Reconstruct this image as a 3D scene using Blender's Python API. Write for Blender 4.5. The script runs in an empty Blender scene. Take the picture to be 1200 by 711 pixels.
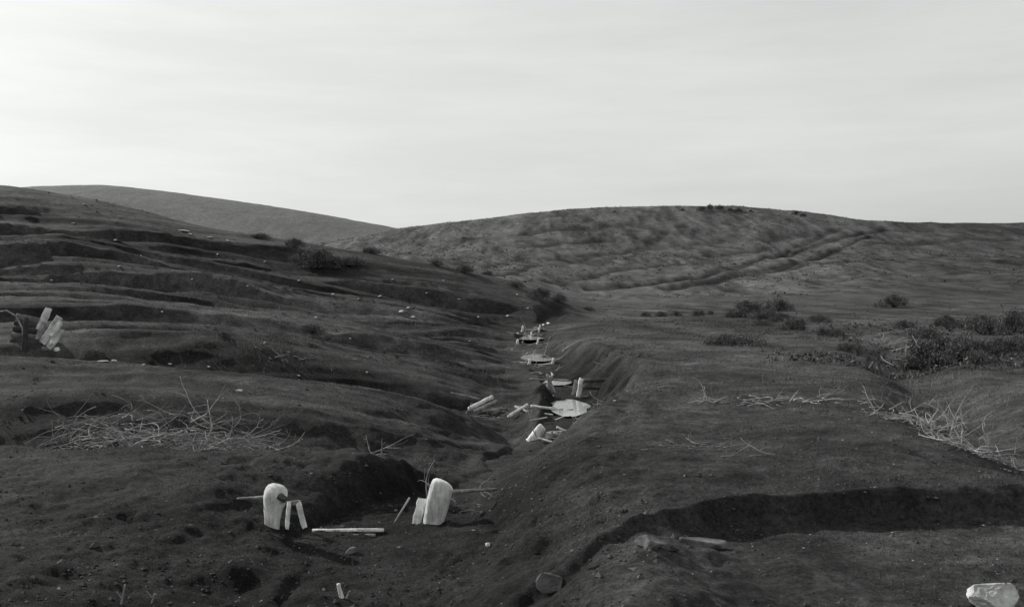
import bpy, math, random
import numpy as np
from mathutils import Vector
random.seed(7); rng=np.random.default_rng(7)
F=1200.0; HX=600.0; HY=355.5
scene=bpy.context.scene
# ---------------------------------------------------------------- noise
def vnoise(x,y,seed=0):
    xi=np.floor(x).astype(np.int64); yi=np.floor(y).astype(np.int64)
    fx=x-xi; fy=y-yi
    def h(a,b):
        n=(a*374761393+b*668265263+seed*1442695041)&0xffffffff
        n=((n^(n>>13))*1274126177)&0xffffffff
        n=n^(n>>16)
        n=(n*2246822519)&0xffffffff
        return ((n^(n>>15))&0xffffff)/float(0xffffff)
    ux=fx*fx*fx*(fx*(fx*6-15)+10); uy=fy*fy*fy*(fy*(fy*6-15)+10)
    a=h(xi,yi); b=h(xi+1,yi); c=h(xi,yi+1); d=h(xi+1,yi+1)
    return ((a*(1-ux)+b*ux)*(1-uy)+(c*(1-ux)+d*ux)*uy)*2-1
def fbm(x,y,oct=4,seed=0):
    s=0;a=1;t=0
    for i in range(oct):
        s=s+a*vnoise(x*2**i+i*17.3,y*2**i-i*9.1,seed+i); t+=a; a*=.5
    return s/t
def pchip(x,y,xq):
    x=np.asarray(x,float);y=np.asarray(y,float)
    h=np.diff(x);dl=np.diff(y)/h
    m=np.zeros(len(x));m[0]=dl[0];m[-1]=dl[-1]
    p=dl[:-1]*dl[1:]
    ok=p>0
    m[1:-1][ok]=2*p[ok]/(dl[:-1]+dl[1:])[ok]
    i=np.clip(np.searchsorted(x,xq)-1,0,len(h)-1)
    t=np.clip((xq-x[i])/h[i],0,1)
    return (y[i]*(1+2*t)*(1-t)**2+m[i]*h[i]*t*(1-t)**2+y[i+1]*t*t*(3-2*t)+m[i+1]*h[i]*t*t*(t-1))
def sstep(a,b,x):
    t=np.clip((x-a)/(b-a),0,1);return t*t*(3-2*t)
# ---------------------------------------------------------------- terrain relief
def Z(d,pts): # heights -> slope knots
    return [(p,HY-z/d*F) for p,z in pts]
lines=[
 (1.2, Z(1.2,[(-1400,-1.7),(0,-1.7),(430,-1.95),(700,-1.66),(2600,-1.66)])),
 (3.0, Z(3.0,[(-1400,-1.7),(0,-1.8),(430,-2.1),(650,-1.9),(760,-1.6),(2600,-1.55)])),
 (7.5, Z(7.5,[(-1400,-1.6),(0,-1.86),(200,-1.94),(300,-1.99),(450,-2.08),(560,-1.98),(640,-1.75),(720,-1.53),(1200,-1.46),(2600,-1.3)])),
 (9.4, Z(9.4,[(-1400,-1.45),(0,-1.66),(200,-1.70),(300,-1.78),(450,-2.02),(560,-1.95),(640,-1.6),(720,-1.44),(1200,-1.40),(2600,-1.25)])),
 (11., [(-1400,480),(0,522),(200,524),(300,524),(400,528),(450,537),(500,558),(540,583),(600,560),(650,532),(700,516),(1200,511),(2600,490)]),
 (12.7, Z(12.7,[(-1400,-1.75),(0,-2.02),(300,-2.1),(450,-2.14),(550,-2.14),(620,-1.9),(700,-1.42),(1200,-1.4),(2600,-1.2)])),
 (14.8, Z(14.8,[(-1400,-.95),(0,-1.18),(200,-1.28),(300,-1.42),(400,-1.6),(500,-1.95),(560,-2.15),(620,-2.1),(700,-1.37),(1200,-1.38),(2600,-1.2)])),
 (18., [(-1400,380),(0,418),(100,421),(200,427),(300,436),(400,450),(450,461),(500,477),(550,498),(600,524),(650,480),(700,449),(800,445),(1200,446),(2600,430)]),
 (20.3,Z(20.3,[(-1400,-1.2),(0,-1.6),(200,-1.7),(400,-2.05),(500,-2.17),(600,-2.2),(680,-1.6),(730,-1.3),(1200,-1.35),(2600,-1.2)])),
 (22.3,Z(22.3,[(-1400,-.3),(0,-.62),(200,-.72),(400,-1.22),(500,-1.65),(600,-2.1),(680,-1.5),(730,-1.28),(1200,-1.3),(2600,-1.15)])),
 (26., [(-1400,330),(0,374),(100,375),(200,379),(300,389),(400,408),(500,428),(560,443),(610,460),(650,445),(700,420),(760,413),(1200,416),(2600,400)]),
 (28.6,Z(28.6,[(-1400,-.2),(0,-1.15),(200,-1.3),(400,-1.85),(520,-2.08),(620,-2.1),(690,-1.3),(1200,-1.2),(2600,-1.1)])),
 (31.5,Z(31.5,[(-1400,1.1),(0,.25),(200,.0),(400,-.85),(520,-1.45),(620,-1.9),(690,-1.2),(1200,-1.17),(2600,-1.1)])),
 (38., [(-1400,280),(0,330),(100,334),(200,341),(300,352),(400,372),(500,397),(560,410),(610,424),(660,402),(700,393),(1200,392),(2600,385)]),
 (41.5,Z(41.5,[(-1400,1.3),(0,.1),(200,-.25),(400,-1.15),(520,-1.7),(610,-1.85),(680,-1.15),(1200,-1.1),(2600,-1.)])),
 (45.5,Z(45.5,[(-1400,3.4),(0,2.3),(200,1.4),(400,.15),(520,-.7),(610,-1.4),(660,-1.2),(1200,-1.05),(2600,-.9)])),
 (53., [(-1400,230),(0,273),(100,283),(200,300),(300,318),(400,338),(500,360),(600,385),(640,388),(700,379),(1200,378),(2600,375)]),
 (58., Z(58.,[(-1400,4.2),(0,2.6),(150,1.7),(300,.6),(400,-.1),(500,-.85),(600,-1.4),(660,-1.25),(720,-1.),(1200,-.95),(2600,-.8)])),
 (75., [(-1400,190),(0,217),(60,225),(150,243),(250,268),(350,283),(400,292),(450,300),(520,312),(600,331),(650,350),(700,366),(1200,366),(2600,362)]),
 (98., [(-1400,215),(0,235),(150,262),(250,287),(400,311),(520,326),(600,338),(700,358),(800,357),(1200,355),(2600,350)]),
 (135.,[(-1400,260),(0,280),(300,310),(500,318),(600,328),(700,350),(800,347),(1000,340),(1200,336),(2600,330)]),
 (225.,[(-1400,300),(0,310),(300,305),(450,296),(600,296),(700,302),(800,305),(900,302),(1000,298),(1200,300),(2600,305)]),
 (350.,[(-1400,310),(0,310),(300,302),(400,285),(450,276),(480,271),(560,260.5),(620,253.5),(700,248),(800,246),(850,245.5),(930,250),(980,258),(1030,263),(1100,265),(1200,266),(2600,272)]),
 (480.,[(-1400,320),(0,310),(300,305),(480,300),(800,285),(1200,290),(2600,295)]),
 (800.,[(-1400,240),(0,224.5),(60,222),(110,221),(180,227),(300,243),(380,255),(430,263),(480,271),(560,285),(700,300),(2600,300)]),
 (1500.,[(-1400,300),(0,300),(2600,320)]),
 (5000.,[(-1400,345),(0,345),(2600,348)]),
]
us=np.concatenate([np.linspace(-1400,-120,110,endpoint=False),np.linspace(-120,1320,620,endpoint=False),np.linspace(1320,2600,110)])
ds=np.concatenate([np.exp(np.arange(math.log(1.2),math.log(5.5),.012)),
                   np.exp(np.arange(math.log(5.5),math.log(110),.0042)),
                   np.exp(np.arange(math.log(110),math.log(900),.007)),
                   np.exp(np.arange(math.log(900),math.log(5000),.05)),[5000.]])
lt=np.log([l[0] for l in lines])
ZN=np.zeros((len(lines),len(us)))
for k,(d,kn) in enumerate(lines):
    a=np.array(kn,float); yy=pchip(a[:,0],a[:,1],us)
    ZN[k]=(HY-yy)/F*d
nd,nu=len(ds),len(us)
DD,UU=np.meshgrid(ds,us,indexing='ij')
X=(UU-HX)/F*DD; Y=DD.copy()
warp=1+0.045*fbm(X/8.,Y/14.,2,5)*sstep(9,15,DD)*(1-sstep(45,70,DD))+0.03*fbm(X/40,Y/40,2,9)*sstep(90,140,DD)*(1-sstep(220,300,DD))
LQ=np.log(DD*warp)
B=np.zeros((nd,nu))
for j in range(nu):
    B[:,j]=pchip(lt,ZN[:,j],LQ[:,j])
left=1-sstep(520,640,UU)
def ridged(x,y,o,s): return 1-2*np.abs(fbm(x,y,o,s))
al=X+Y*.30; ac=Y-X*.22
r=ridged(al/22.,ac/2.8,2,21)
lm=left*sstep(12,20,DD)*(1-sstep(62,74,DD))
B+=lm*(r-.5)*(.14+.28*sstep(20,45,DD))
r2=ridged(al/9.,ac/1.1,3,31)
B+=left*sstep(11,14,DD)*(1-sstep(55,72,DD))*(r2-.5)*(.08+.08*sstep(20,45,DD))
# cut ledges facing down-valley
def ledges(per,seed,wx):
    s=ac/per+wx*fbm(al/14.,ac/10.,3,seed)+.10*fbm(al/1.5,ac/6.,2,seed+5)
    fr=s-np.floor(s)
    amp=np.clip(.5+1.6*fbm(al/11.+np.floor(s)*7.7,np.floor(s)*3.1+ac*0,2,seed+9),0,1)
    return sstep(0,.13,fr)*(1-fr)*amp
ledge=left*sstep(15,19,DD)*(1-sstep(64,73,DD))
B+=ledge*(ledges(3.6,301,.9)-.25)*(.26+.38*sstep(22,45,DD))
B+=ledge*(ledges(1.5,331,.9)-.25)*(.12+.12*sstep(22,45,DD))
rr=ridged(X/38.,Y/90.,3,41)
B+=sstep(110,170,DD)*(1-sstep(300,345,DD))*(rr-.55)*1.8
def seg(px,py,pts):
    best=np.full(px.shape,1e9);tt=np.zeros(px.shape);sd=np.zeros(px.shape)
    for i in range(len(pts)-1):
        ax,ay=pts[i];bx,by=pts[i+1]
        vx,vy=bx-ax,by-ay;L=vx*vx+vy*vy
        t=np.clip(((px-ax)*vx+(py-ay)*vy)/L,0,1)
        dx=px-ax-t*vx;dy=py-ay-t*vy;dd=np.hypot(dx,dy)
        m=dd<best
        best=np.where(m,dd,best);tt=np.where(m,i+t,tt);sd=np.where(m,np.sign(dx*vy-dy*vx),sd)
    return best,tt,sd
# scarp of the side gully that crosses the near right ground
sp=np.array([(560,6.2),(640,6.5),(720,7.0),(800,7.65),(900,7.95),(1200,8.15),(2600,8.2)])
dsc=pchip(sp[:,0],sp[:,1],us)[None,:]+.20*fbm(X/.8,Y/50.+3,4,51)
hh=pchip([560,640,760,870,1200,2600],[0.0,.06,.09,.20,.22,.2],us)[None,:]
near=1-sstep(-.10,.06,DD-dsc)
B-=hh*near
B-=.03*np.exp(-((DD-dsc+.3)/.25)**2)*sstep(700,860,UU)
# main gully
G=[(430,3.6,-2.3,.5),(440,6.5,-2.13,.5),(422,9.0,-2.0,.6),(470,10.3,-2.05,.35),(552,12,-2.15,.3),(610,14.5,-2.22,.33),(650,17,-2.27,.4),(668,20,-2.28,.38),(668,23,-2.27,.45),(655,28,-2.15,.42),(636,33,-1.93,.6),(624,42,-1.65,.6),(622,52,-1.42,.5),(645,65,-1.12,.5),(700,80,-.75,.5)]
gp=[((g[0]-HX)/F*g[1],g[1]) for g in G]
near_m=DD<110
gd,gt,gs=seg(X[near_m],Y[near_m],gp)
gd=gd+.36*fbm(X[near_m]/1.2,Y[near_m]/1.2,4,61)
gz=np.interp(gt,range(len(G)),[g[2] for g in G]);gw=np.interp(gt,range(len(G)),[g[3] for g in G])
sl=np.where(gs>0,1.0,1.3)
f=gz+sl*np.maximum(0,gd-gw)**1.05
b=B[near_m];k=.07
h=np.clip(.5+.5*(b-f)/k,0,1)
fade=1-sstep(58,76,Y[near_m])
carved=b*(1-fade)+fade*(b*(1-h)+f*h-k*h*(1-h))
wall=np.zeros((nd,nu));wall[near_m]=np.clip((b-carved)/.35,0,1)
B[near_m]=carved
gdist=np.full((nd,nu),50.);gdist[near_m]=gd-gw
wn=np.clip(.5/(.010*DD)-1,0,1)
B+=np.maximum(wall,(1-sstep(1.0,3.2,gdist))*.7)*wn*.15*fbm(X/.55,Y/.55,4,64)*sstep(-.1,.35,gdist)
# swale on the right
S=[(950,48),(1010,38),(1050,30),(1066,21),(1120,13.5),(1230,9.6),(1400,8.2)]
s2=[((a-HX)/F*b_,b_) for a,b_ in S]
m2=(DD<60)
sdv,_,_=seg(X[m2],Y[m2],s2)
B[m2]-=.26*np.exp(-(np.maximum(0,sdv-.1+.3*fbm(X[m2]/1.3,Y[m2]/1.3,3,66))/.6)**2)
# small relief
for lam,amp,sd_ in [(5,.06,71),(1.8,.05,72),(.7,.030,73),(.3,.018,74),(.13,.012,75),(.06,.006,76)]:
    w=np.clip(lam/(.010*DD)-1,0,1)
    B+=w*amp*fbm(X/lam,Y/lam,2,sd_)
for lam,amp,sd_ in [(12,.30,81),(5,.20,82)]:
    B+=amp*fbm(X/lam,Y/lam,2,sd_)*sstep(90,160,DD)*(1-sstep(900,1200,DD))
cl=np.abs(fbm(X/.33+.5*fbm(X,Y,2,93),Y/.33,4,91))
B+=(cl-.2)*.075*(1-sstep(10,14,DD))*np.where(UU<700,1,.25)*np.clip(.6+.8*fbm(X/1.2,Y/1.2,2,92),0,1)
PY=HY-B/DD*F
def col(px): return float(np.interp(px,us,np.arange(nu)))
def hit(px,py,dmin=3.5):
    j=int(round(col(px)));i0=int(np.searchsorted(ds,dmin))
    idx=np.nonzero(PY[i0:,j]<=py)[0]
    i=i0+(idx[0] if len(idx) else np.argmin(PY[i0:,j]))
    d=ds[i];return Vector(((px-HX)/F*d,d,B[i,j]))
def gz_at(x,y):
    px=x/y*F+HX;cj=np.interp(px,us,np.arange(nu));ci=np.interp(y,ds,np.arange(nd))
    j=np.clip(np.floor(cj).astype(int),0,nu-2);i=np.clip(np.floor(ci).astype(int),0,nd-2)
    a=ci-i;c=cj-j
    return (B[i,j]*(1-a)+B[i+1,j]*a)*(1-c)+(B[i,j+1]*(1-a)+B[i+1,j+1]*a)*c
# stock trails and shallow draws on the far hill, filled with dark scrub
trails=[[(690,338),(760,332),(820,324),(870,312),(915,300),(960,286),(1000,276),(1040,268)],
        [(780,338),(830,330),(880,318),(930,306),(975,294),(1020,276)],
        [(905,302),(930,290),(960,279),(985,268)],
        [(560,322),(620,312),(690,302),(760,292),(830,287),(880,292)],
        [(740,262),(780,272),(770,285),(730,296),(680,300)],
        [(860,258),(890,272),(905,286),(925,300)],
        [(610,290),(660,284),(720,282)],[(930,312),(1000,305),(1080,303),(1180,298)],[(800,292),(850,282),(900,283),(950,276)],[(830,300),(870,296),(900,290)],
        [(1000,290),(1080,284),(1190,280)],[(520,290),(600,276),(680,270),(740,262)],[(640,330),(720,318),(800,308)]]
TR=np.zeros((nd,nu));mh=(DD>100)&(DD<345)
YS=3.2
xm,ym=X[mh],Y[mh]/YS;tv=np.zeros(xm.shape);wob=.9*fbm(xm/7,ym/5,3,95)
for ti,t in enumerate(trails):
    pts=[]
    for a in t:
        p=hit(a[0],a[1],100);pts.append((p.x,p.y/YS))
    q=[pts[0]]
    for p in pts[1:]:
        if math.hypot(p[0]-q[-1][0],p[1]-q[-1][1])>.5:q.append(p)
    if len(q)<2: continue
    dv,_,_=seg(xm,ym,q)
    tv=np.maximum(tv,np.exp(-((dv+wob)/.85)**2)*(1 if ti<3 else .7))
tv*=.6+.4*sstep(-.4,.3,fbm(xm/9,ym/9,2,96))
TR[mh]=tv;B-=TR*.7
# albedo of soil and vegetation cover, plus haze painted into the farthest hill
alb=np.full((nd,nu),.038)
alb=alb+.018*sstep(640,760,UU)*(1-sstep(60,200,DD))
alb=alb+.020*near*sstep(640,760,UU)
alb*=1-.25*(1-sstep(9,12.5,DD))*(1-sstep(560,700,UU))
n1=fbm(X/9,Y/9,4,101);n2=fbm(X/2.2,Y/3.2,4,102);n3=fbm(X/.5,Y/.5,3,103)
alb*=1+.40*n1+.55*n2+.50*n3*(1-sstep(30,60,DD))
st=fbm(al/8.,ac/.8,4,106)
alb*=1+left*sstep(8,16,DD)*(1-sstep(70,90,DD))*1.15*st
sr=fbm(X/1.6,Y/7.,4,107)
alb*=1+sstep(20,40,DD)*(1-sstep(90,130,DD))*(1-left)*.8*sr
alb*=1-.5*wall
hillm=sstep(85,150,DD)
n4=fbm(X/30,Y/60,4,104);n5=fbm(X/3.5,Y/14,5,105);n6=fbm(X/1.2,Y/6,2,108)
alb=alb*(1-hillm)+hillm*(.070*(1+.35*n4+.7*n5+.7*n6))*(1-.35*sstep(960,1150,UU)*(1-sstep(400,500,DD)))
alb*=1-.88*TR
far_haze=sstep(420,600,DD);alb=alb*(1-far_haze)+far_haze*(.11*(1+.15*n4+.2*n5))  # distance haze put into the colour: farthest hill made paler
for (a,b_,ra,sa) in [(280,369,3.0,.05),(470,372,2.0,.03),(330,345,4,.02),(90,395,1.2,.03),(860,470,1.5,.02)]:
    p=hit(a,b_);alb+=sa*np.exp(-(((X-p.x)/ra)**2+((Y-p.y)/(ra*.6))**2))*(1+n3)
p=hit(128,283,20);alb*=1-.8*np.exp(-(((X-p.x)/2.4)**2+((Y-p.y)/5)**2)**1.5)*(1+.3*n2)
alb=np.clip(alb,.007,.2)
# ---------------------------------------------------------------- materials
def mat_new(name):
    m=bpy.data.materials.new(name);m.use_nodes=True;nt=m.node_tree
    bs=nt.nodes['Principled BSDF'];bs.inputs['Specular IOR Level'].default_value=.08
    bs.inputs['Roughness'].default_value=.95
    return m,nt,bs
def N(nt,t,**k):
    n=nt.nodes.new(t)
    for a,b_ in k.items(): setattr(n,a,b_)
    return n
def noise(nt,co,scale,detail=4,rough=.6):
    n=N(nt,'ShaderNodeTexNoise');n.inputs['Scale'].default_value=scale;n.inputs['Detail'].default_value=detail;n.inputs['Roughness'].default_value=rough
    nt.links.new(co,n.inputs['Vector']);return n.outputs['Fac']
def mr(nt,v,a,b_,c,d):
    n=N(nt,'ShaderNodeMapRange');nt.links.new(v,n.inputs['Value'])
    for i,x in enumerate((a,b_,c,d)): n.inputs[i+1].default_value=x
    return n.outputs[0]
def mul(nt,a,b_,op='MULTIPLY'):
    n=N(nt,'ShaderNodeMath',operation=op)
    for i,x in enumerate((a,b_)):
        if isinstance(x,(int,float)): n.inputs[i].default_value=x
        else: nt.links.new(x,n.inputs[i])
    return n.outputs[0]
def grey(nt,v,bs):
    c=N(nt,'ShaderNodeCombineColor')
    for i,k_ in enumerate((.985,1.0,.99)): nt.links.new(mul(nt,v,k_),c.inputs[i])
    nt.links.new(c.outputs[0],bs.inputs['Base Color'])
def mat_ground():
    m,nt,bs=mat_new('soil_and_scrub')
    at=N(nt,'ShaderNodeAttribute',attribute_name='alb').outputs['Fac']
    co=N(nt,'ShaderNodeTexCoord').outputs['Object']
    a=mr(nt,noise(nt,co,3.5,8,.75),.3,.7,.4,1.6)
    b_=mr(nt,noise(nt,co,22,6,.8),.3,.7,.25,1.85)
    c=mr(nt,noise(nt,co,.5,8,.75),.3,.7,.45,1.55)
    v=mul(nt,mul(nt,mul(nt,at,a),b_),c)
    vo=N(nt,'ShaderNodeTexVoronoi');vo.inputs['Scale'].default_value=14;nt.links.new(co,vo.inputs['Vector'])
    g=mr(nt,vo.outputs['Distance'],.10,.16,1,0)
    g2=mr(nt,noise(nt,co,2.3,3),.54,.66,0,1)
    v=mul(nt,v,mul(nt,mul(nt,g,g2),.06),'ADD')
    grey(nt,v,bs)
    h=mul(nt,mul(nt,noise(nt,co,9,10,.8),.08),mul(nt,noise(nt,co,45,6,.8),.02),'ADD')
    h=mul(nt,h,mul(nt,noise(nt,co,1.6,8,.75),.16),'ADD')
    bp=N(nt,'ShaderNodeBump');bp.inputs['Strength'].default_value=1;bp.inputs['Distance'].default_value=1.0
    nt.links.new(h,bp.inputs['Height']);nt.links.new(bp.outputs[0],bs.inputs['Normal'])
    return m
def mat_shade(name,k=1.0,bump=0):
    m,nt,bs=mat_new(name)
    at=N(nt,'ShaderNodeAttribute',attribute_name='alb').outputs['Fac']
    grey(nt,mul(nt,at,k),bs);return m
def mat_solid(name,v,var=.3,scale=12,stretch=(1,1,1),bump=.01,lo=.75):
    m,nt,bs=mat_new(name)
    co=N(nt,'ShaderNodeTexCoord').outputs['Object']
    mp=N(nt,'ShaderNodeMapping');mp.inputs['Scale'].default_value=stretch;nt.links.new(co,mp.inputs[0])
    n=noise(nt,mp.outputs[0],scale,8,.7)
    n2=noise(nt,co,scale*.3,4,.6)
    grey(nt,mul(nt,mr(nt,n,.3,.7,v*(1-var),v*(1+var)),mr(nt,n2,.35,.65,lo,1.15)),bs)
    bp=N(nt,'ShaderNodeBump');bp.inputs['Strength'].default_value=.8;bp.inputs['Distance'].default_value=bump
    nt.links.new(n,bp.inputs['Height']);nt.links.new(bp.outputs[0],bs.inputs['Normal'])
    return m
M_ground=mat_ground();M_leaf=mat_shade('leaves');M_bits=mat_shade('bits')
M_pale=mat_solid('weathered_pale_wood',.72,.42,26,(1,1,.10),.02,.65)
M_wood=mat_solid('grey_wood',.28,.45,18,(1,1,.2),.01,.6)
M_dark=mat_solid('dark_wet_wood',.05,.4,18,(1,1,.3))
M_twig=mat_solid('dead_twigs',.24,.45,9)
M_twigp=mat_solid('bleached_twigs',.36,.45,9)
M_rock=mat_solid('dull_rock',.14,.45,9,bump=.03,lo=.6)
M_white=mat_solid('pale_rock',.58,.4,9,bump=.03,lo=.55)
mw,nt,bs=mat_new('sky_paled_water');bs.inputs['Base Color'].default_value=(.45,.46,.45,1);bs.inputs['Roughness'].default_value=.06;bs.inputs['Specular IOR Level'].default_value=1.0  # pale base colour stands in for part of the sky's reflection
co=N(nt,'ShaderNodeTexCoord').outputs['Object'];bp=N(nt,'ShaderNodeBump');bp.inputs['Strength'].default_value=.25;bp.inputs['Distance'].default_value=.01
nt.links.new(noise(nt,co,18,3),bp.inputs['Height']);nt.links.new(bp.outputs[0],bs.inputs['Normal'])
M_water=mw
# ---------------------------------------------------------------- mesh helpers
def mesh_np(name,V,Fc,nper,mat,alb=None,smooth=True,loc=(0,0,0),parent=None):
    me=bpy.data.meshes.new(name);V=np.asarray(V,np.float32);Fc=np.asarray(Fc,np.int32)
    nf=len(Fc)//nper
    me.vertices.add(len(V));me.vertices.foreach_set('co',V.ravel())
    me.loops.add(len(Fc));me.loops.foreach_set('vertex_index',Fc)
    me.polygons.add(nf);me.polygons.foreach_set('loop_start',np.arange(0,nf*nper,nper,dtype=np.int32))
    me.update(calc_edges=True);me.validate()
    if alb is not None:
        a=me.attributes.new('alb','FLOAT','POINT');a.data.foreach_set('value',np.asarray(alb,np.float32))
    me.polygons.foreach_set('use_smooth',np.full(nf,smooth))
    me.materials.append(mat)
    o=bpy.data.objects.new(name,me);o.location=loc;scene.collection.objects.link(o)
    if parent is not None:o.parent=parent
    return o
def mesh_py(name,V,Fc,mat,parent=None,smooth=True,loc=(0,0,0)):
    me=bpy.data.meshes.new(name);me.from_pydata([tuple(v) for v in V],[],Fc);me.update()
    for p in me.polygons:p.use_smooth=smooth
    me.materials.append(mat)
    o=bpy.data.objects.new(name,me);scene.collection.objects.link(o);o.location=loc
    if parent is not None:o.parent=parent
    return o
V=np.stack([X,Y,B],-1).reshape(-1,3)
ii,jj=np.meshgrid(np.arange(nd-1),np.arange(nu-1),indexing='ij')
q=(ii*nu+jj)
FQ=np.stack([q,q+1,q+nu+1,q+nu],-1).reshape(-1)
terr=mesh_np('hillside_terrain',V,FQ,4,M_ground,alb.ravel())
class Acc:
    def __init__(s):s.V=[];s.F=[]
    def tube(s,pts,rad,seg=6,cap=True,jit=0,dome=False):
        pts=[Vector(p) for p in pts];rad=list(rad)
        if dome:
            d=(pts[-1]-pts[-2]).normalized();r0=rad[-1];e=pts[-1]
            for a in (20,45,68,84):
                pts.append(e+d*r0*(.75 if dome is True else dome)*math.sin(math.radians(a))+Vector((r0*.10*math.sin(math.radians(a)),0,0)));rad.append(r0*max(.15,math.cos(math.radians(a))**.55))
        b0=len(s.V);n=len(pts)
        up=None;lob=[random.uniform(0,6.28) for _ in range(3)]
        for i,p in enumerate(pts):
            t=(pts[min(i+1,n-1)]-pts[max(i-1,0)]).normalized()
            if up is None: up=Vector((0,0,1)) if abs(t.z)<.9 else Vector((1,0,0))
            a=t.cross(up).normalized();b_=a.cross(t).normalized();up=b_
            for k_ in range(seg):
                an=2*math.pi*k_/seg;r=rad[i]*(1+jit*random.uniform(-1,1)*.5+jit*.8*math.sin(an*2+lob[0])+jit*.7*math.sin(an*3+lob[1]+i*.2)+jit*.5*math.sin(an*7+lob[2]))
                s.V.append(p+a*math.cos(an)*r+b_*math.sin(an)*r)
        for i in range(n-1):
            for k_ in range(seg):
                k2=(k_+1)%seg
                s.F.append((b0+i*seg+k_,b0+i*seg+k2,b0+(i+1)*seg+k2,b0+(i+1)*seg+k_))
        if cap:
            s.F.append(tuple(b0+k_ for k_ in range(seg))[::-1]);s.F.append(tuple(b0+(n-1)*seg+k_ for k_ in range(seg)))
    def board(s,a,b_,w,t,side=None):
        a=Vector(a);b_=Vector(b_);d=(b_-a).normalized()
        sd=Vector(side).normalized() if side else Vector((1,0,0))
        sd=(sd-d*sd.dot(d)).normalized();nn=d.cross(sd)
        b0=len(s.V);c=min(w,t)*.22;n=7
        sec=[(-w/2+c,-t/2),(w/2-c,-t/2),(w/2,-t/2+c),(w/2,t/2-c),(w/2-c,t/2),(-w/2+c,t/2),(-w/2,t/2-c),(-w/2,-t/2+c)]
        for i in range(n):
            p=a.lerp(b_,i/(n-1));j=random.uniform(-.05,.05)*w;e=.9 if i in(0,n-1) else 1+random.uniform(-.05,.05)
            for x,y in sec: s.V.append(p+sd*(x*e+j)+nn*y*e+d*random.uniform(-.12,.12)*w*(i in (0,n-1)))
        for i in range(n-1):
            for k_ in range(8):
                k2=(k_+1)%8;s.F.append((b0+i*8+k_,b0+i*8+k2,b0+(i+1)*8+k2,b0+(i+1)*8+k_))
        s.F.append(tuple(b0+k_ for k_ in range(8))[::-1]);s.F.append(tuple(b0+(n-1)*8+k_ for k_ in range(8)))
    def make(s,name,mat,parent=None,smooth=True):
        loc=Vector(parent.location) if parent is not None else (s.V[0] if s.V else Vector())
        return mesh_py(name,[v-loc for v in s.V],s.F,mat,parent,smooth,(0,0,0) if parent is not None else loc)
def W(px,py,d): return Vector(((px-HX)/F*d,d,(HY-py)/F*d))
def empty(name,loc):
    e=bpy.data.objects.new(name,None);e.empty_display_size=.3;e.location=loc;scene.collection.objects.link(e);return e
def tube_child(name,par,mat,pts,rad,seg=12,jit=.06,dome=False):
    a=Acc();P=[Vector(p) for p in pts]
    if len(P)==2:
        tt=[i/9 for i in range(10)]
        P=[P[0].lerp(P[1],t)+Vector((random.uniform(-1,1),0,random.uniform(-1,1)))*min(rad)*.12*(0<t<1) for t in tt]
        rad=[rad[0]+(rad[1]-rad[0])*t for t in tt]
    a.tube(P,rad,seg,True,jit,dome);return a.make(name,mat,par)
def board_child(name,par,mat,a,b_,w,t,side=None):
    x=Acc();x.board(a,b_,w,t,side);return x.make(name,mat,par,False)
def rock(name,loc,sx,sy,sz,mat,rot=0,seed=0,sub=3,parent=None,tilt=(0,0)):
    import bmesh
    bm=bmesh.new();bmesh.ops.create_icosphere(bm,subdivisions=sub,radius=1)
    r_=random.Random(seed);planes=[(Vector((r_.gauss(0,1),r_.gauss(0,1),r_.gauss(0,1))).normalized(),r_.uniform(.4,.78)) for _ in range(13)]
    for v in bm.verts:
        for n_,dd in planes:
            k_=v.co.dot(n_)
            if k_>dd: v.co-=n_*(k_-dd)*.95
        v.co*=1+r_.uniform(-.035,.035)
        v.co.x*=sx;v.co.y*=sy;v.co.z*=sz
    me=bpy.data.meshes.new(name);bm.to_mesh(me);bm.free();me.materials.append(mat)
    o=bpy.data.objects.new(name,me);o.rotation_euler=(r_.uniform(-.15,.15)+tilt[0],r_.uniform(-.15,.15)+tilt[1],rot);scene.collection.objects.link(o)
    if parent is not None: o.parent=parent;o.location=Vector(loc)-parent.location
    else: o.location=loc
    return o
# ---------------------------------------------------------------- check dam, nearest
pl=hit(322,617,7.6);pr=hit(508,612,7.6);dl,dr=pl.y,pr.y
def post(name,par,mat,pts,d,dome=.55,seg=22,jit=.05):
    k_=d/F
    P=[W(x,y,d) for x,y,_ in pts];R=[w_*k_*.5 for _,_,w_ in pts]
    n=14;tt=np.linspace(0,len(pts)-1,n);Q=[];RR=[]
    for t in tt:
        i=min(int(t),len(pts)-2);fr=t-i;Q.append(P[i].lerp(P[i+1],fr));RR.append(R[i]*(1-fr)+R[i+1]*fr)
    a=Acc();a.tube(Q,RR,seg,True,jit,dome);return a.make(name,mat,par)
dm=(dl+dr)/2
e=empty('check_dam',W(420,620,dm))
post('left_post',e,M_pale,[(318,630,18),(319,610,18),(320,596,22),(322,584,28),(323,578,28)],dl,.75,jit=.035)
tube_child('post_hollow_lump',e,M_rock,[W(330,583,dl-.07),W(332,582,dl-.11)],(.04,.025),9,.25)  # dull lump added to suggest the dark hollow in the post's top
board_child('left_brace',e,M_pale,W(336,620,dl+.10),W(339,588,dl+.2),.035,.025)
board_child('left_brace_far',e,M_pale,W(357,618,dl+.2),W(349,587,dl+.24),.05,.025)
board_child('left_cross_board',e,M_wood,W(335,590,dl+.22),W(352,588,dl+.24),.04,.02,(0,0,1))
tube_child('left_pole',e,M_wood,[W(278,584,dl+.1),W(312,582,dl-.0)],(.010,.014),8)
tube_child('sill_log',e,M_pale,[W(366,622,dm),W(450,621,dm+.05)],(.020,.018),10)
tube_child('sill_log_lower',e,M_wood,[W(372,629,dm-.1),W(440,627,dm-.05)],(.018,.014),10)
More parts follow.
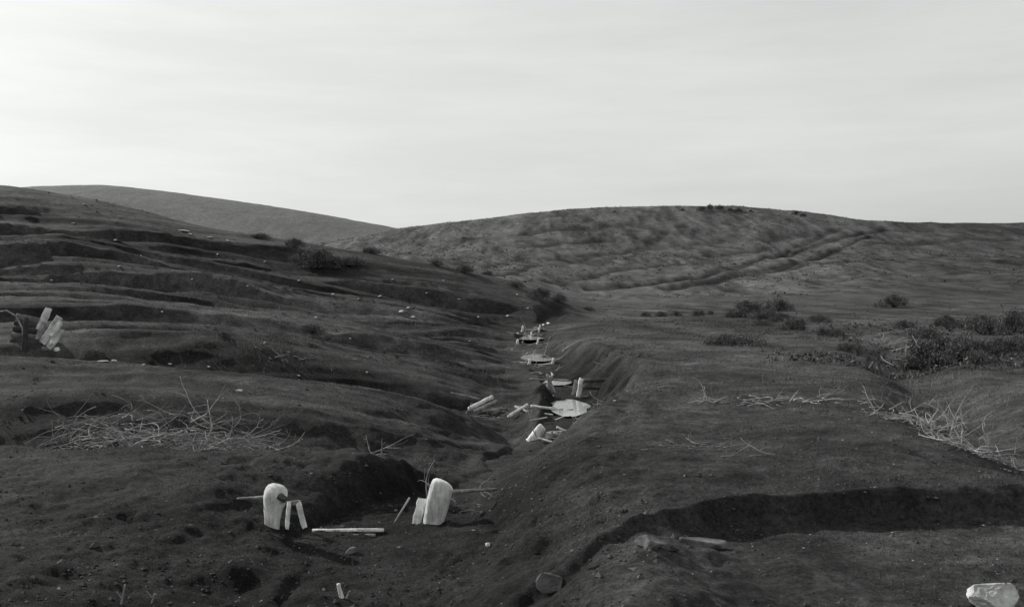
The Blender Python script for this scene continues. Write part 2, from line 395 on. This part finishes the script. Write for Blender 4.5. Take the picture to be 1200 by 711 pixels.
post('right_post',e,M_pale,[(506,624,24),(509,608,24),(513,590,27),(517,573,27),(518,568,26)],dr,.35,jit=.03)
board_child('right_brace',e,M_pale,W(487,616,dr+.1),W(495,584,dr+.15),.085,.03)
tube_child('right_pole',e,M_wood,[W(528,576,dr+.3),W(582,573,dr+.8)],(.018,.013),10)
tube_child('right_pole_thin',e,M_twig,[W(462,612,dr),W(480,583,dr+.2)],(.007,.010),6)
# second dam
D=17
e=empty('check_dam',W(650,512,D))
tube_child('leaning_post',e,M_pale,[W(622,520,D),W(635,501,D)],(.10,.075),14,.07,.4)
tube_child('stub_post',e,M_pale,[W(641,519,D),W(643,507,D)],(.05,.05),10,.07,.3)
tube_child('cross_log',e,M_wood,[W(648,508,D+.1),W(690,513,D)],(.035,.03),10)
tube_child('cross_log_upper',e,M_pale,[W(652,500,D+.3),W(684,514,D+.2)],(.022,.02),8)
tube_child('forked_branch',e,M_pale,[W(680,512,D),W(694,515,D),W(707,505,D)],(.04,.03,.02),8)
tube_child('bed_log',e,M_wood,[W(640,522,D-.4),W(700,520,D-.2)],(.03,.04),8)
# logs and planks beyond it
D=hit(566,484,14).y
e=empty('log_stack',W(568,474,D))
tube_child('log_upper',e,M_pale,[W(550,479,D),W(577,465,D+.4)],(.05,.045),12)
tube_child('log_middle',e,M_wood,[W(556,482,D-.1),W(582,470,D+.3)],(.045,.04),12)
tube_child('log_lower',e,M_wood,[W(566,482,D-.1),W(588,478,D+.2)],(.03,.03),12)
tube_child('pole',e,M_wood,[W(528,460,D+.2),W(562,467,D+.2)],(.016,.014),8)
D=20.5
e=empty('fallen_pole_frame',W(620,482,D))
tube_child('pole_rising',e,M_pale,[W(596,488,D),W(618,474,D+.5)],(.035,.03),8)
tube_child('pole_level',e,M_pale,[W(622,476,D+.4),W(660,480,D+.5)],(.035,.025),8)
tube_child('pole_steep',e,M_wood,[W(604,476,D+.6),W(628,487,D-.2)],(.025,.03),8)
# third dam
D=24
e=empty('check_dam',W(680,460,D))
tube_child('post_front',e,M_pale,[W(678,466,D),W(681,444,D)],(.065,.05),10,.06,.4)
tube_child('post_back',e,M_wood,[W(672,464,D+.2),W(675,445,D+.2)],(.045,.04),10)
tube_child('side_post',e,M_wood,[W(641,462,D+.4),W(646,440,D+.4)],(.06,.045),10)
tube_child('side_brace',e,M_wood,[W(650,461,D+.2),W(641,438,D+.3)],(.04,.03),8)
tube_child('top_log',e,M_rock,[W(684,446,D+.1),W(738,444,D+.9)],(.05,.035),10,.12)
tube_child('lower_log',e,M_rock,[W(684,453,D),W(716,456,D+.5)],(.05,.035),10,.12)
tube_child('thin_rail',e,M_wood,[W(620,444,D+.4),W(668,446,D+.5)],(.02,.02),8)
# upstream dams
for (D,cx,cy,wd) in [(33,634,428,30),(42,618,405,26),(47,614,397,18),(52,622,389,22)]:
    e=empty('check_dam',W(cx,cy,D));k_=random.choice((-1,1))
    tube_child('sill_log',e,M_pale,[W(cx-wd/2,cy+3,D),W(cx+wd/2,cy+3+k_*2,D+.2)],(.055,.045),8)
    tube_child('left_post',e,M_pale,[W(cx-wd/2,cy+5,D),W(cx-wd/2+k_*2,cy-7,D)],(.06,.05),8,.06,.4)
    tube_child('right_post',e,M_pale,[W(cx+wd/2-3,cy+6,D),W(cx+wd/2,cy-8,D)],(.05,.04),8,.06,.4)
    tube_child('brace',e,M_dark,[W(cx+wd/2-7,cy+5,D),W(cx+wd/2+3,cy-4,D+.2)],(.04,.04),8)
    tube_child('loose_pole',e,M_wood,[W(cx-wd*.2,cy+1,D-.3),W(cx+wd*.7,cy-5*k_,D+.3)],(.03,.025),8)
# dam in the side gully on the left: dark log crib with broken pale slabs heaped on it
base=hit(42,408,18);D=base.y;k_=D/F
e=empty('check_dam',base)
for i in range(7):
    tube_child('crib_log_%d'%(i+1),e,M_dark if i%3 else M_rock,[W(10+i*1.5,414-i*7,D+i*.10),W(54-i*1,416-i*6.5,D+.1+i*.10)],(.085,.075),9,.1)
tube_child('dark_post',e,M_dark,[W(28,416,D-.15),W(31,372,D-.1)],(.06,.05),9)
for i,(ax,ay,bx,by,w_) in enumerate([(46,386,57,362,10),(50,402,70,372,9),(57,408,72,386,8),(44,398,52,378,6),(60,394,71,377,6)]):
    board_child('broken_slab_%d'%(i+1),e,M_white if i!=3 else M_wood,W(ax,ay,D-.15-.05*i),W(bx,by,D-.02-.05*i),w_*k_,.06+.01*i,(1,.3*(i%3-1),0))
for i,(a,b_,w_,h_) in enumerate([(52,408,5,4),(66,409,5,3),(60,402,4,4)]):
    rock('rubble_%d'%(i+1),W(a,b_,D-.35),w_*k_,.1,h_*k_,M_white if i else M_rock,.4*i,80+i,3,e)
tube_child('bent_pole',e,M_wood,[W(-6,366,D),W(8,364,D),W(18,370,D),W(26,384,D),W(29,408,D)],(.018,.018,.018,.018,.018),8)
# ---------------------------------------------------------------- pools, base colour paled toward reflected sky: level water clipped by the channel banks
def pool(px,d,length,w_,up):
    x0=(px-HX)/F*d
    n=26;V_=[];Fc_=[]
    zc=[]
    for i in range(n):
        t=i/(n-1);y_=d+(t-.5)*length
        cx=float(np.interp(y_,[g[1] for g in gp],[g[0] for g in gp]))
        zc.append(float(gz_at(np.array([cx]),np.array([y_]))[0]))
    z=float(np.median(zc))+up
    for i in range(n):
        t=i/(n-1);y_=d+(t-.5)*length
        cx=float(np.interp(y_,[g[1] for g in gp],[g[0] for g in gp]))
        ww=w_*(math.sin(math.pi*min(max(t,.02),.98))**.45)*(1+.18*float(fbm(np.array([y_*1.7]),np.array([d])  ,2,77)[0]))
        o1=.25*float(vnoise(np.array([y_*1.3]),np.array([d+.5]),78)[0])*w_
        V_.append((cx-ww+o1-x0,y_-d,0));V_.append((cx+ww+o1-x0,y_-d,0))
    for i in range(n-1):Fc_.append((2*i,2*i+1,2*i+3,2*i+2))
    mesh_py('water_pool',V_,Fc_,M_water,loc=(x0,d,z))
pool(667,22.0,3.6,.42,.035);pool(650,28.5,3.0,.40,.03);pool(635,35.2,4.6,.62,.06);pool(622,44.8,4.4,.62,.07);pool(621,54.5,4.0,.55,.07)
# ---------------------------------------------------------------- rocks
p=hit(1168,712);rock('pale_boulder',p+Vector((0,.03,.04)),.15,.15,.12,M_white,.3,3,4)
p=hit(762,642);rock('flat_rock',p+Vector((0,0,.02)),.15,.11,.06,M_rock,.2,35)
p=hit(822,641);rock('flat_rock',p+Vector((0,0,.02)),.26,.14,.06,M_rock,.15,36)
p=hit(655,676);rock('slab_rock',p+Vector((0,0.0,-.05)),.22,.10,.10,M_rock,.9,38,4)
p=hit(412,648);rock('stone',p+Vector((0,0,.02)),.07,.06,.05,M_rock,.2,9)
p=hit(572,640);rock('stone',p+Vector((0,0,.01)),.03,.03,.025,M_white,.2,10)
p=hit(1068,533);rock('stone',p,.09,.07,.05,M_dark,.2,11)
sc=[(215,272,20,4),(222,275,8,3),(246,279,8,3),(266,283,6,3),(135,284,7,2),(310,308,5,2),(445,350,7,3),(470,368,9,4),(484,373,8,4),(280,458,12,4),(120,424,16,3),(134,423,8,3),(606,346,5,3),(200,428,7,2),(168,428,5,2),(245,432,6,2),(430,438,4,2),(86,262,6,2),(538,352,4,2),(600,410,4,3),(720,470,5,3),(98,240,5,2),(165,300,4,2),(350,330,4,2),(390,345,5,2),(420,352,4,2),(500,352,4,2),(560,372,5,2),(225,330,4,2),(60,330,4,2),(310,402,5,2),(140,312,5,2),(255,300,4,2),(290,345,4,2),(370,372,5,2),(410,400,4,2),(460,330,4,2),(520,330,4,2),(478,362,6,3),(190,372,4,2),(350,442,5,2),(550,400,4,2),(595,372,5,3),(618,362,4,2)]
for i,(a,b_,w_,h_) in enumerate(sc):
    p=hit(a,b_,12);k_=p.y/F
    rock('white_stone',p+Vector((0,0,h_*k_*.15)),w_*k_*.5,h_*k_*.9,h_*k_*.5,M_white,random.uniform(-.3,.3),20+i,2)
p=hit(400,700);e=empty('broken_stake',p)
tube_child('stake',e,M_pale,[p+Vector((.01,0,-.04)),p+Vector((-.02,0,.10))],(.022,.014),8,.15)
tube_child('splinter',e,M_wood,[p+Vector((.03,0,-.02)),p+Vector((.06,0,.05))],(.012,.006),6,.1)
for a,b_ in [(141,708),(176,706)]:
    p=hit(a,b_);e=empty('broken_stake',p)
    tube_child('stake',e,M_wood,[p+Vector((0,0,-.04)),p+Vector((.03,0,.12 if a<150 else .06))],(.008,.005),6,.1)
    tube_child('side_twig',e,M_wood,[p+Vector((.01,0,.03)),p+Vector((-.03,.02,.07))],(.005,.003),5,.1)
# ---------------------------------------------------------------- brush
def twig(acc,p,dirv,L,r,depth=0,droop=.1,wander=.25):
    pts=[p];rad=[r];n=8;d=Vector(dirv).normalized();q_=Vector(p);cv=Vector((random.gauss(0,.14),random.gauss(0,.14),random.gauss(-.04,.1)))
    for i in range(n):
        d=(d+cv+Vector((random.gauss(0,wander),random.gauss(0,wander),random.gauss(0,wander)-droop*.3))*.55).normalized()
        q_=q_+d*L/n;pts.append(Vector(q_));rad.append(r*(1-.8*(i+1)/n))
    acc.tube(pts,rad,5)
    if depth>0:
        for _ in range(random.randint(1,3)):
            i=random.randint(2,n-1)
            twig(acc,pts[i],(d+Vector((random.gauss(0,.7),random.gauss(0,.7),random.gauss(.1,.5)))).normalized(),L*random.uniform(.25,.5),rad[i]*.75,depth-1,droop,wander)
def brush(name,spots,n,L,r,dirs,mat=M_twig,depth=1,spread=.35,up=.02,sp2=.12):
    a=Acc()
    for _ in range(n):
        k_=random.random()*(len(spots)-1);i=int(k_);p=spots[i].lerp(spots[i+1],k_-i)
        p=p+Vector((random.gauss(0,spread),random.gauss(0,spread*.7),0))
        p.z=float(gz_at(np.array([p.x]),np.array([p.y]))[0])+random.uniform(0,up)
        dv=random.choice(dirs);dv=Vector(dv)+Vector((random.gauss(0,.25),random.gauss(0,.3),random.gauss(0,sp2)))
        twig(a,p,dv,L*random.uniform(.4,1.2),r*random.uniform(.5,1.3),depth)
    return a.make(name,mat)
def brush_at(name,x0,x1,n,L,r,mat,zlo,zhi,d0,d1,depth=1,rise=.25):
    a=Acc()
    for _ in range(n):
        d=random.uniform(d0,d1);px=random.uniform(x0,x1);x=(px-HX)/F*d
        g=float(gz_at(np.array([x]),np.array([d]))[0])
        mid=1-abs((px-(x0+x1)/2)/((x1-x0)/2))**2
        z=g+random.uniform(zlo,zhi)*(.3+.7*mid)
        s_=random.choice((-1,1,1))
        twig(a,Vector((x,d,z)),(s_,random.gauss(0,.4),random.gauss(.05,rise)),L*random.uniform(.5,1.3),r*random.uniform(.5,1.4),depth)
    return a.make(name,mat)
brush_at('brush_pile',60,335,220,.7,.008,M_twig,.0,.50,12.6,13.5,2,.26)
brush_at('brush_pile',80,325,80,.75,.009,M_twigp,.05,.50,12.6,13.4,1,.34)
brush('dead_sapling',[W(215,530,12.8),W(235,530,12.8)],5,.8,.010,[(.4,0,.8),(.2,0,.8),(.7,0,.5)],spread=.05,depth=2,mat=M_twigp,up=.1)
s_=[hit(850,478),hit(905,470),hit(980,470),hit(1040,487),hit(1090,497)]
brush('fallen_branches',s_,64,.5,.009,[(1,-.1,.03),(-1,0,.04),(1,.3,.08),(.6,0,.4)],M_twigp,spread=.16,up=.05)
s_=[hit(1040,490),hit(1100,505),hit(1140,530),hit(1175,545)]
brush('fallen_branches',s_,140,.42,.007,[(-.6,.1,.4),(-.3,.3,.5),(1,-.3,.1),(-.8,.3,.1),(-1,.4,.05)],M_twigp,spread=.15,up=.06)
brush('dead_sapling',[hit(1120,505),hit(1150,512)],8,.7,.009,[(-.4,0,.8),(.1,0,.9),(-.6,0,.5)],M_twigp,spread=.1,depth=2)
brush('dead_sapling',[W(505,568,10.3),W(512,568,10.3)],6,.6,.009,[(-.4,0,.8),(-.1,0,.9),(-.6,0,.5)],spread=.03,depth=2)
brush('fallen_branches',[W(430,530,11.2),W(445,530,11.2)],5,.45,.010,[(.8,0,.4),(-.8,0,.1)],spread=.1)
brush('fallen_branches',[W(540,585,9.9),W(600,570,10.6)],16,.35,.008,[(1,0,.05),(.7,.2,.3),(-1,0,.1)],M_wood,spread=.1)
brush('fallen_branches',[W(540,462,21),W(610,470,21)],20,.7,.012,[(1,0,.05),(-1,0,.1)],M_twig,spread=.3)
brush('fallen_branches',[W(650,520,17),W(730,520,16)],20,.7,.012,[(1,0,.05),(-1,0,.1)],M_twigp,spread=.3)
brush('fallen_branches',[hit(330,415),hit(360,420)],14,.5,.010,[(1,0,.1),(.6,0,.3),(-1,0,.1)],M_twig,spread=.4)
brush('fallen_branches',[hit(800,520),hit(880,535)],18,.35,.008,[(1,0,.02),(-1,0,.03)],M_twig,spread=.2)
brush('fallen_branches',[hit(825,470),hit(845,475)],9,.35,.008,[(.3,0,.8),(-.2,0,.8),(1,0,.1),(-1,0,.1)],M_twigp,spread=.06)
s_=[hit(1000,393),hit(1045,402),hit(1058,415),hit(1062,432)]
brush('fallen_branches',s_,40,.6,.014,[(1,0,.05),(-1,0,.05),(.3,0,.3)],M_twigp,spread=.25)
brush('fallen_branches',[W(650,440,28),W(600,392,50)],34,.8,.016,[(1,0,.1),(-1,0,.1),(.3,0,.6)],M_twigp,spread=.5)
# broken planks and driftwood washed along the channel
a=Acc();a2=Acc()
for i in range(48):
    t=random.uniform(5.6,12.8);i0=int(t);fr=t-i0
    x=gp[i0][0]*(1-fr)+gp[i0+1][0]*fr+random.gauss(0,.4);y_=gp[i0][1]*(1-fr)+gp[i0+1][1]*fr
    z=float(gz_at(np.array([x]),np.array([y_]))[0])+.02
    L_=random.uniform(.12,.5)*(y_/25)**.5;an=random.uniform(-.6,.6)+random.choice((0,0,1.4));dv=Vector((math.cos(an),math.sin(an),random.gauss(0,.2)))
    (a if i%2==0 else a2).board(Vector((x,y_,z))-dv*L_/2,Vector((x,y_,z))+dv*L_/2,random.uniform(.02,.05)*(y_/25)**.5,.025,(0,1,.3))
a.make('driftwood_debris',M_pale,None,False);a2.make('driftwood_debris',M_wood,None,False)
# ---------------------------------------------------------------- shrubs
def shrub_mesh(name,seed,nleaf=2600,flat=.55):
    r=np.random.default_rng(seed);st=Acc();random.seed(seed)
    V=[];A=[];nb=42;tips=[]
    for _ in range(nb):
        a=r.uniform(0,2*math.pi);rad=r.uniform(.0,1.0)**.6;h_=flat*math.sqrt(max(.08,1-min(1,rad*rad)))*r.uniform(.45,1.2)
        tips.append((rad*math.cos(a),rad*math.sin(a),h_,r.uniform(.12,.30),r.uniform(.4,1.7)))
        st.tube([(0,0,-.05),(rad*.5*math.cos(a),rad*.5*math.sin(a),h_*.4),(rad*math.cos(a),rad*math.sin(a),h_*.9)],(.012,.008,.003),4)
    per=nleaf//nb
    for (x,y,z,s,sh) in tips:
        c=r.normal(0,1,(per,3));c/=np.linalg.norm(c,axis=1)[:,None];c*=(r.random(per)**.4)[:,None]*s*1.25
        c[:,2]*=.9;c+=np.array([x,y,z*.75]);c[:,2]=np.maximum(c[:,2],.01)
        for k_ in range(per):
            u=r.normal(0,1,3);u/=np.linalg.norm(u);v=np.cross(u,r.normal(0,1,3));v/=np.linalg.norm(v)
            l=r.uniform(.03,.065);w=l*.5
            V+= [c[k_]-u*l,c[k_]+v*w,c[k_]+u*l];A+=[sh*r.uniform(.5,1.5)*.085]*3
    nl=len(V)
    me=bpy.data.meshes.new(name)
    faces=[(i,i+1,i+2) for i in range(0,nl,3)]+[tuple(nl+i for i in f) for f in st.F]
    me.from_pydata([tuple(v) for v in V]+[tuple(v) for v in st.V],[],faces)
    at=me.attributes.new('alb','FLOAT','POINT');at.data.foreach_set('value',np.array(A+[.05]*len(st.V),np.float32))
    me.materials.append(M_leaf);me.update();return me
SM=[shrub_mesh('shrub_mesh_a',1,3600),shrub_mesh('shrub_mesh_b',2,3600,.7),shrub_mesh('shrub_mesh_c',3,3200,.4),shrub_mesh('shrub_mesh_d',4,2200,.8)]
random.seed(99)
shr=[(370,314,60,30,0),(345,290,28,13,1),(435,297,26,9,2),(410,312,44,12,2),(395,316,24,14,1),(305,279,26,7,2),(543,319,26,10,0),(512,312,18,8,1),(604,337,22,9,0),(632,352,34,18,1),(655,354,20,12,0),(570,322,16,6,2),(365,391,34,14,0),(262,396,16,7,1),
 (874,371,48,24,1),(911,364,38,18,0),(895,374,40,14,2),(1047,360,44,18,1),(930,386,34,18,0),(975,394,40,14,0),(865,404,76,15,2),(840,403,30,8,2),(998,411,38,12,2),(1100,430,80,42,1),(1070,432,34,20,0),(1130,414,50,26,0),(1152,392,56,28,1),(1190,390,56,32,1),(1172,416,56,24,1),(1110,384,44,18,1),(1085,396,40,16,0),(1145,425,40,18,0),(1195,412,40,24,0),(1060,384,30,12,0),(757,371,14,7,1),(775,371,16,8,0),(793,370,14,7,1),(818,370,18,9,0),(832,369,12,6,1),(860,372,24,10,0),(895,382,26,10,2),(960,378,30,12,0),(915,376,26,12,1),
 (822,247,12,7,1),(832,246,10,8,1),(843,246,12,7,1),(856,247,8,4,2),(865,248,10,5,0),(932,252,12,6,1),(941,254,9,5,1),(800,247,6,3,1),(720,249,6,2,1),(880,249,6,3,1),(690,364,16,6,2),(905,378,14,8,0)]
for (a,b_,w_,h_,m_) in shr:
    dmin=250 if (b_<256 and a>600) else (20 if a>700 else 8)
    p=hit(a,b_,dmin);k_=p.y/F
    o=bpy.data.objects.new('shrub',SM[m_]);scene.collection.objects.link(o)
    o.location=p-Vector((0,0,.02*k_*h_));fl=(.55,.7,.4,.8)[m_]
    o.scale=(w_*k_*.5/1.1,w_*k_*.5/1.1,h_*k_/(fl+.15));o.rotation_euler=(0,0,random.uniform(0,6.28))
# ---------------------------------------------------------------- masses: scrub, grass, clods
def sample(n,d0,d1,u0=-150,u1=1350,maskf=None,pw=0):
    d=np.exp(rng.uniform(math.log(d0),math.log(d1),n));u=rng.uniform(u0,u1,n)
    x=(u-HX)/F*d
    if maskf is not None:
        k_=maskf(x,d,u);x=x[k_];d=d[k_];u=u[k_]
    return x,d,gz_at(x,d),u
def clumps(name,x,y,z,size,nt_,shade,hs=.6):
    n=len(x);c=rng.normal(0,.5,(n,nt_,3));c[...,2]=np.abs(c[...,2])*hs
    c=c*size[:,None,None]+np.stack([x,y,z],-1)[:,None,:]
    t=rng.normal(0,1,(n,nt_,3,3))*size[:,None,None,None]*.30
    V=(c[:,:,None,:]+t).reshape(-1,3)
    A=np.repeat((shade[:,None]*rng.uniform(.6,1.4,(n,nt_))).ravel(),3)
    return mesh_np(name,V,np.arange(len(V)),3,M_leaf,A,False)
x,y,z,u=sample(34000,120,345,maskf=lambda x,y,u:((fbm(x/12,y/30,3,201)+rng.uniform(-.4,.4,len(x)))>.0)&(rng.random(len(x))<sstep(110,240,y)*.9+.04))
clumps('hill_scrub',x,y,z,rng.uniform(.12,.40,len(x)),7,rng.uniform(.03,.12,len(x)))
x,y,z,u=sample(6500,24,100,maskf=lambda x,y,u:((fbm(x/6,y/8,3,202)+rng.uniform(-.5,.5,len(x)))>.15)&((u>700)|(u<560)))
clumps('low_scrub',x,y,z,rng.uniform(.03,.12,len(x))*(y/45)**.5,7,rng.uniform(.03,.11,len(x)),.5)
x,y,z,u=sample(2400,20,60,u0=900,u1=1350,maskf=lambda x,y,u:(fbm(x/4,y/6,3,203)+sstep(980,1120,u)*.25)>.2)
clumps('scrub_thicket',x,y,z,rng.uniform(.05,.15,len(x)),9,rng.uniform(.04,.14,len(x)),.9)
def blades(name,x,y,z,hgt,wid,shade,lean=.5):
    n=len(x);a=rng.uniform(0,2*np.pi,n);px_,py_=np.cos(a)*wid,np.sin(a)*wid
    b0=np.stack([x-px_,y-py_,z-.01],-1);b1=np.stack([x+px_,y+py_,z-.01],-1)
    tp=np.stack([x+rng.normal(0,lean,n)*hgt,y+rng.normal(0,lean,n)*hgt,z+hgt],-1)
    V=np.stack([b0,b1,tp],1).reshape(-1,3)
    return mesh_np(name,V,np.arange(len(V)),3,M_leaf,np.repeat(shade,3),False)
x,y,z,u=sample(210000,5.2,60,maskf=lambda x,y,u:(fbm(x/1.4,y/1.6,3,211)+rng.uniform(-.45,.45,len(x)))>np.where(u<700,.14,.05))
blades('dry_grass',x,y,z,rng.uniform(.010,.040,len(x))*(y/10)**.5,.0024*(y/8)**.9,rng.uniform(.015,.13,len(x)),.7)
xs=[];ys=[]
for (a,b_,n_,sp_) in [(270,392,260,.9),(330,412,200,.8),(285,365,260,1.6),(300,372,200,1.4),(480,380,150,1.2),(860,402,200,.6),(1100,450,200,.8),(1000,400,200,1.2),(950,380,300,2.),(1160,400,300,1.6),(1050,440,150,.6),(500,548,60,.2),(230,500,60,.6),(420,395,150,1.2),(150,350,200,2),(560,440,120,.8),(1180,470,200,.8)]:
    p=hit(a,b_);xs.append(rng.normal(p.x,sp_,n_));ys.append(rng.normal(p.y,sp_,n_))
x=np.concatenate(xs);y=np.concatenate(ys)
blades('tall_dry_grass',x,y,gz_at(x,y),rng.uniform(.06,.20,len(x)),.005*(y/20),rng.uniform(.06,.24,len(x)),.35)
OV=np.array([(1,0,0),(-1,0,0),(0,1,0),(0,-1,0),(0,0,1),(0,0,-1)],float)
OF=np.array([(0,2,4),(2,1,4),(1,3,4),(3,0,4),(2,0,5),(1,2,5),(3,1,5),(0,3,5)])
def bits(name,x,y,z,s,shade,mat):
    n=len(x);V=OV[None]*s[:,None,None]*rng.uniform(.5,1.4,(n,6,1));V[...,2]*=.6
    a=rng.uniform(0,6.28,n);c,s_=np.cos(a)[:,None],np.sin(a)[:,None]
    V=np.stack([V[...,0]*c-V[...,1]*s_,V[...,0]*s_+V[...,1]*c,V[...,2]],-1)+np.stack([x,y,z],-1)[:,None,:]
    Fc=(OF[None]+np.arange(n)[:,None,None]*6).reshape(-1)
    return mesh_np(name,V.reshape(-1,3),Fc,3,mat,np.repeat(shade,6),False)
x,y,z,u=sample(26000,5,22,maskf=lambda x,y,u:(fbm(x/.9,y/.9,3,221)+rng.uniform(-.4,.4,len(x))+np.where((u<720)&(y<11),.25,0))>.2)
bits('soil_clods',x,y,z,rng.gamma(2.,.0045,len(x))+.003,rng.uniform(.02,.09,len(x)),M_bits)
x,y,z,u=sample(1100,5,40)
bits('gravel',x,y,z,rng.gamma(2.,.003,len(x))*(y/10)**.4+.003,rng.uniform(.1,.35,len(x)),M_bits)
# ---------------------------------------------------------------- light
sun_dir=Vector((-.76,.65,0)).normalized();el=math.radians(27)
sd3=Vector((sun_dir.x*math.cos(el),sun_dir.y*math.cos(el),math.sin(el)))
L=bpy.data.lights.new('sun','SUN');L.energy=5.0;L.angle=math.radians(.6);L.color=(1,.99,.965)
lo=bpy.data.objects.new('sun',L);lo.rotation_euler=sd3.to_track_quat('Z','Y').to_euler();scene.collection.objects.link(lo)
w=bpy.data.worlds.new('World');scene.world=w;w.use_nodes=True;nt=w.node_tree
bg=nt.nodes['Background'];sk=N(nt,'ShaderNodeTexSky');sk.sky_type='NISHITA';sk.sun_disc=False
sk.sun_elevation=el;sk.sun_rotation=math.atan2(sun_dir.x,sun_dir.y);sk.dust_density=2.;sk.air_density=1.2;sk.ozone_density=1
# blue-sensitive plate: record the sky's blue light, through a bright thin overcast veil
sc_=N(nt,'ShaderNodeSeparateColor');nt.links.new(sk.outputs[0],sc_.inputs[0])
tc=N(nt,'ShaderNodeTexCoord');mp=N(nt,'ShaderNodeMapping');mp.inputs['Scale'].default_value=(1.2,1.2,9);mp.inputs['Rotation'].default_value=(0,.08,0)
nt.links.new(tc.outputs['Generated'],mp.inputs[0])
cn=noise(nt,mp.outputs[0],2.2,7,.6)
v=mul(nt,mul(nt,mul(nt,sc_.outputs[2],.38,'POWER'),2.98),mr(nt,cn,.35,.7,.94,1.07))
c=N(nt,'ShaderNodeCombineColor')
for i,k_ in enumerate((.985,1.0,.985)): nt.links.new(mul(nt,v,k_),c.inputs[i])
nt.links.new(c.outputs[0],bg.inputs[0]);bg.inputs[1].default_value=.13
# ---------------------------------------------------------------- camera
cd=bpy.data.cameras.new('camera');cam=bpy.data.objects.new('camera',cd);scene.collection.objects.link(cam)
cam.location=(0,0,0);cam.rotation_euler=(math.radians(90),0,0)
cd.sensor_width=36;cd.lens=36*F/1200;cd.clip_end=8000;cd.clip_start=.05
scene.camera=cam
scene.view_settings.view_transform='Standard';scene.view_settings.look='None';scene.view_settings.exposure=0
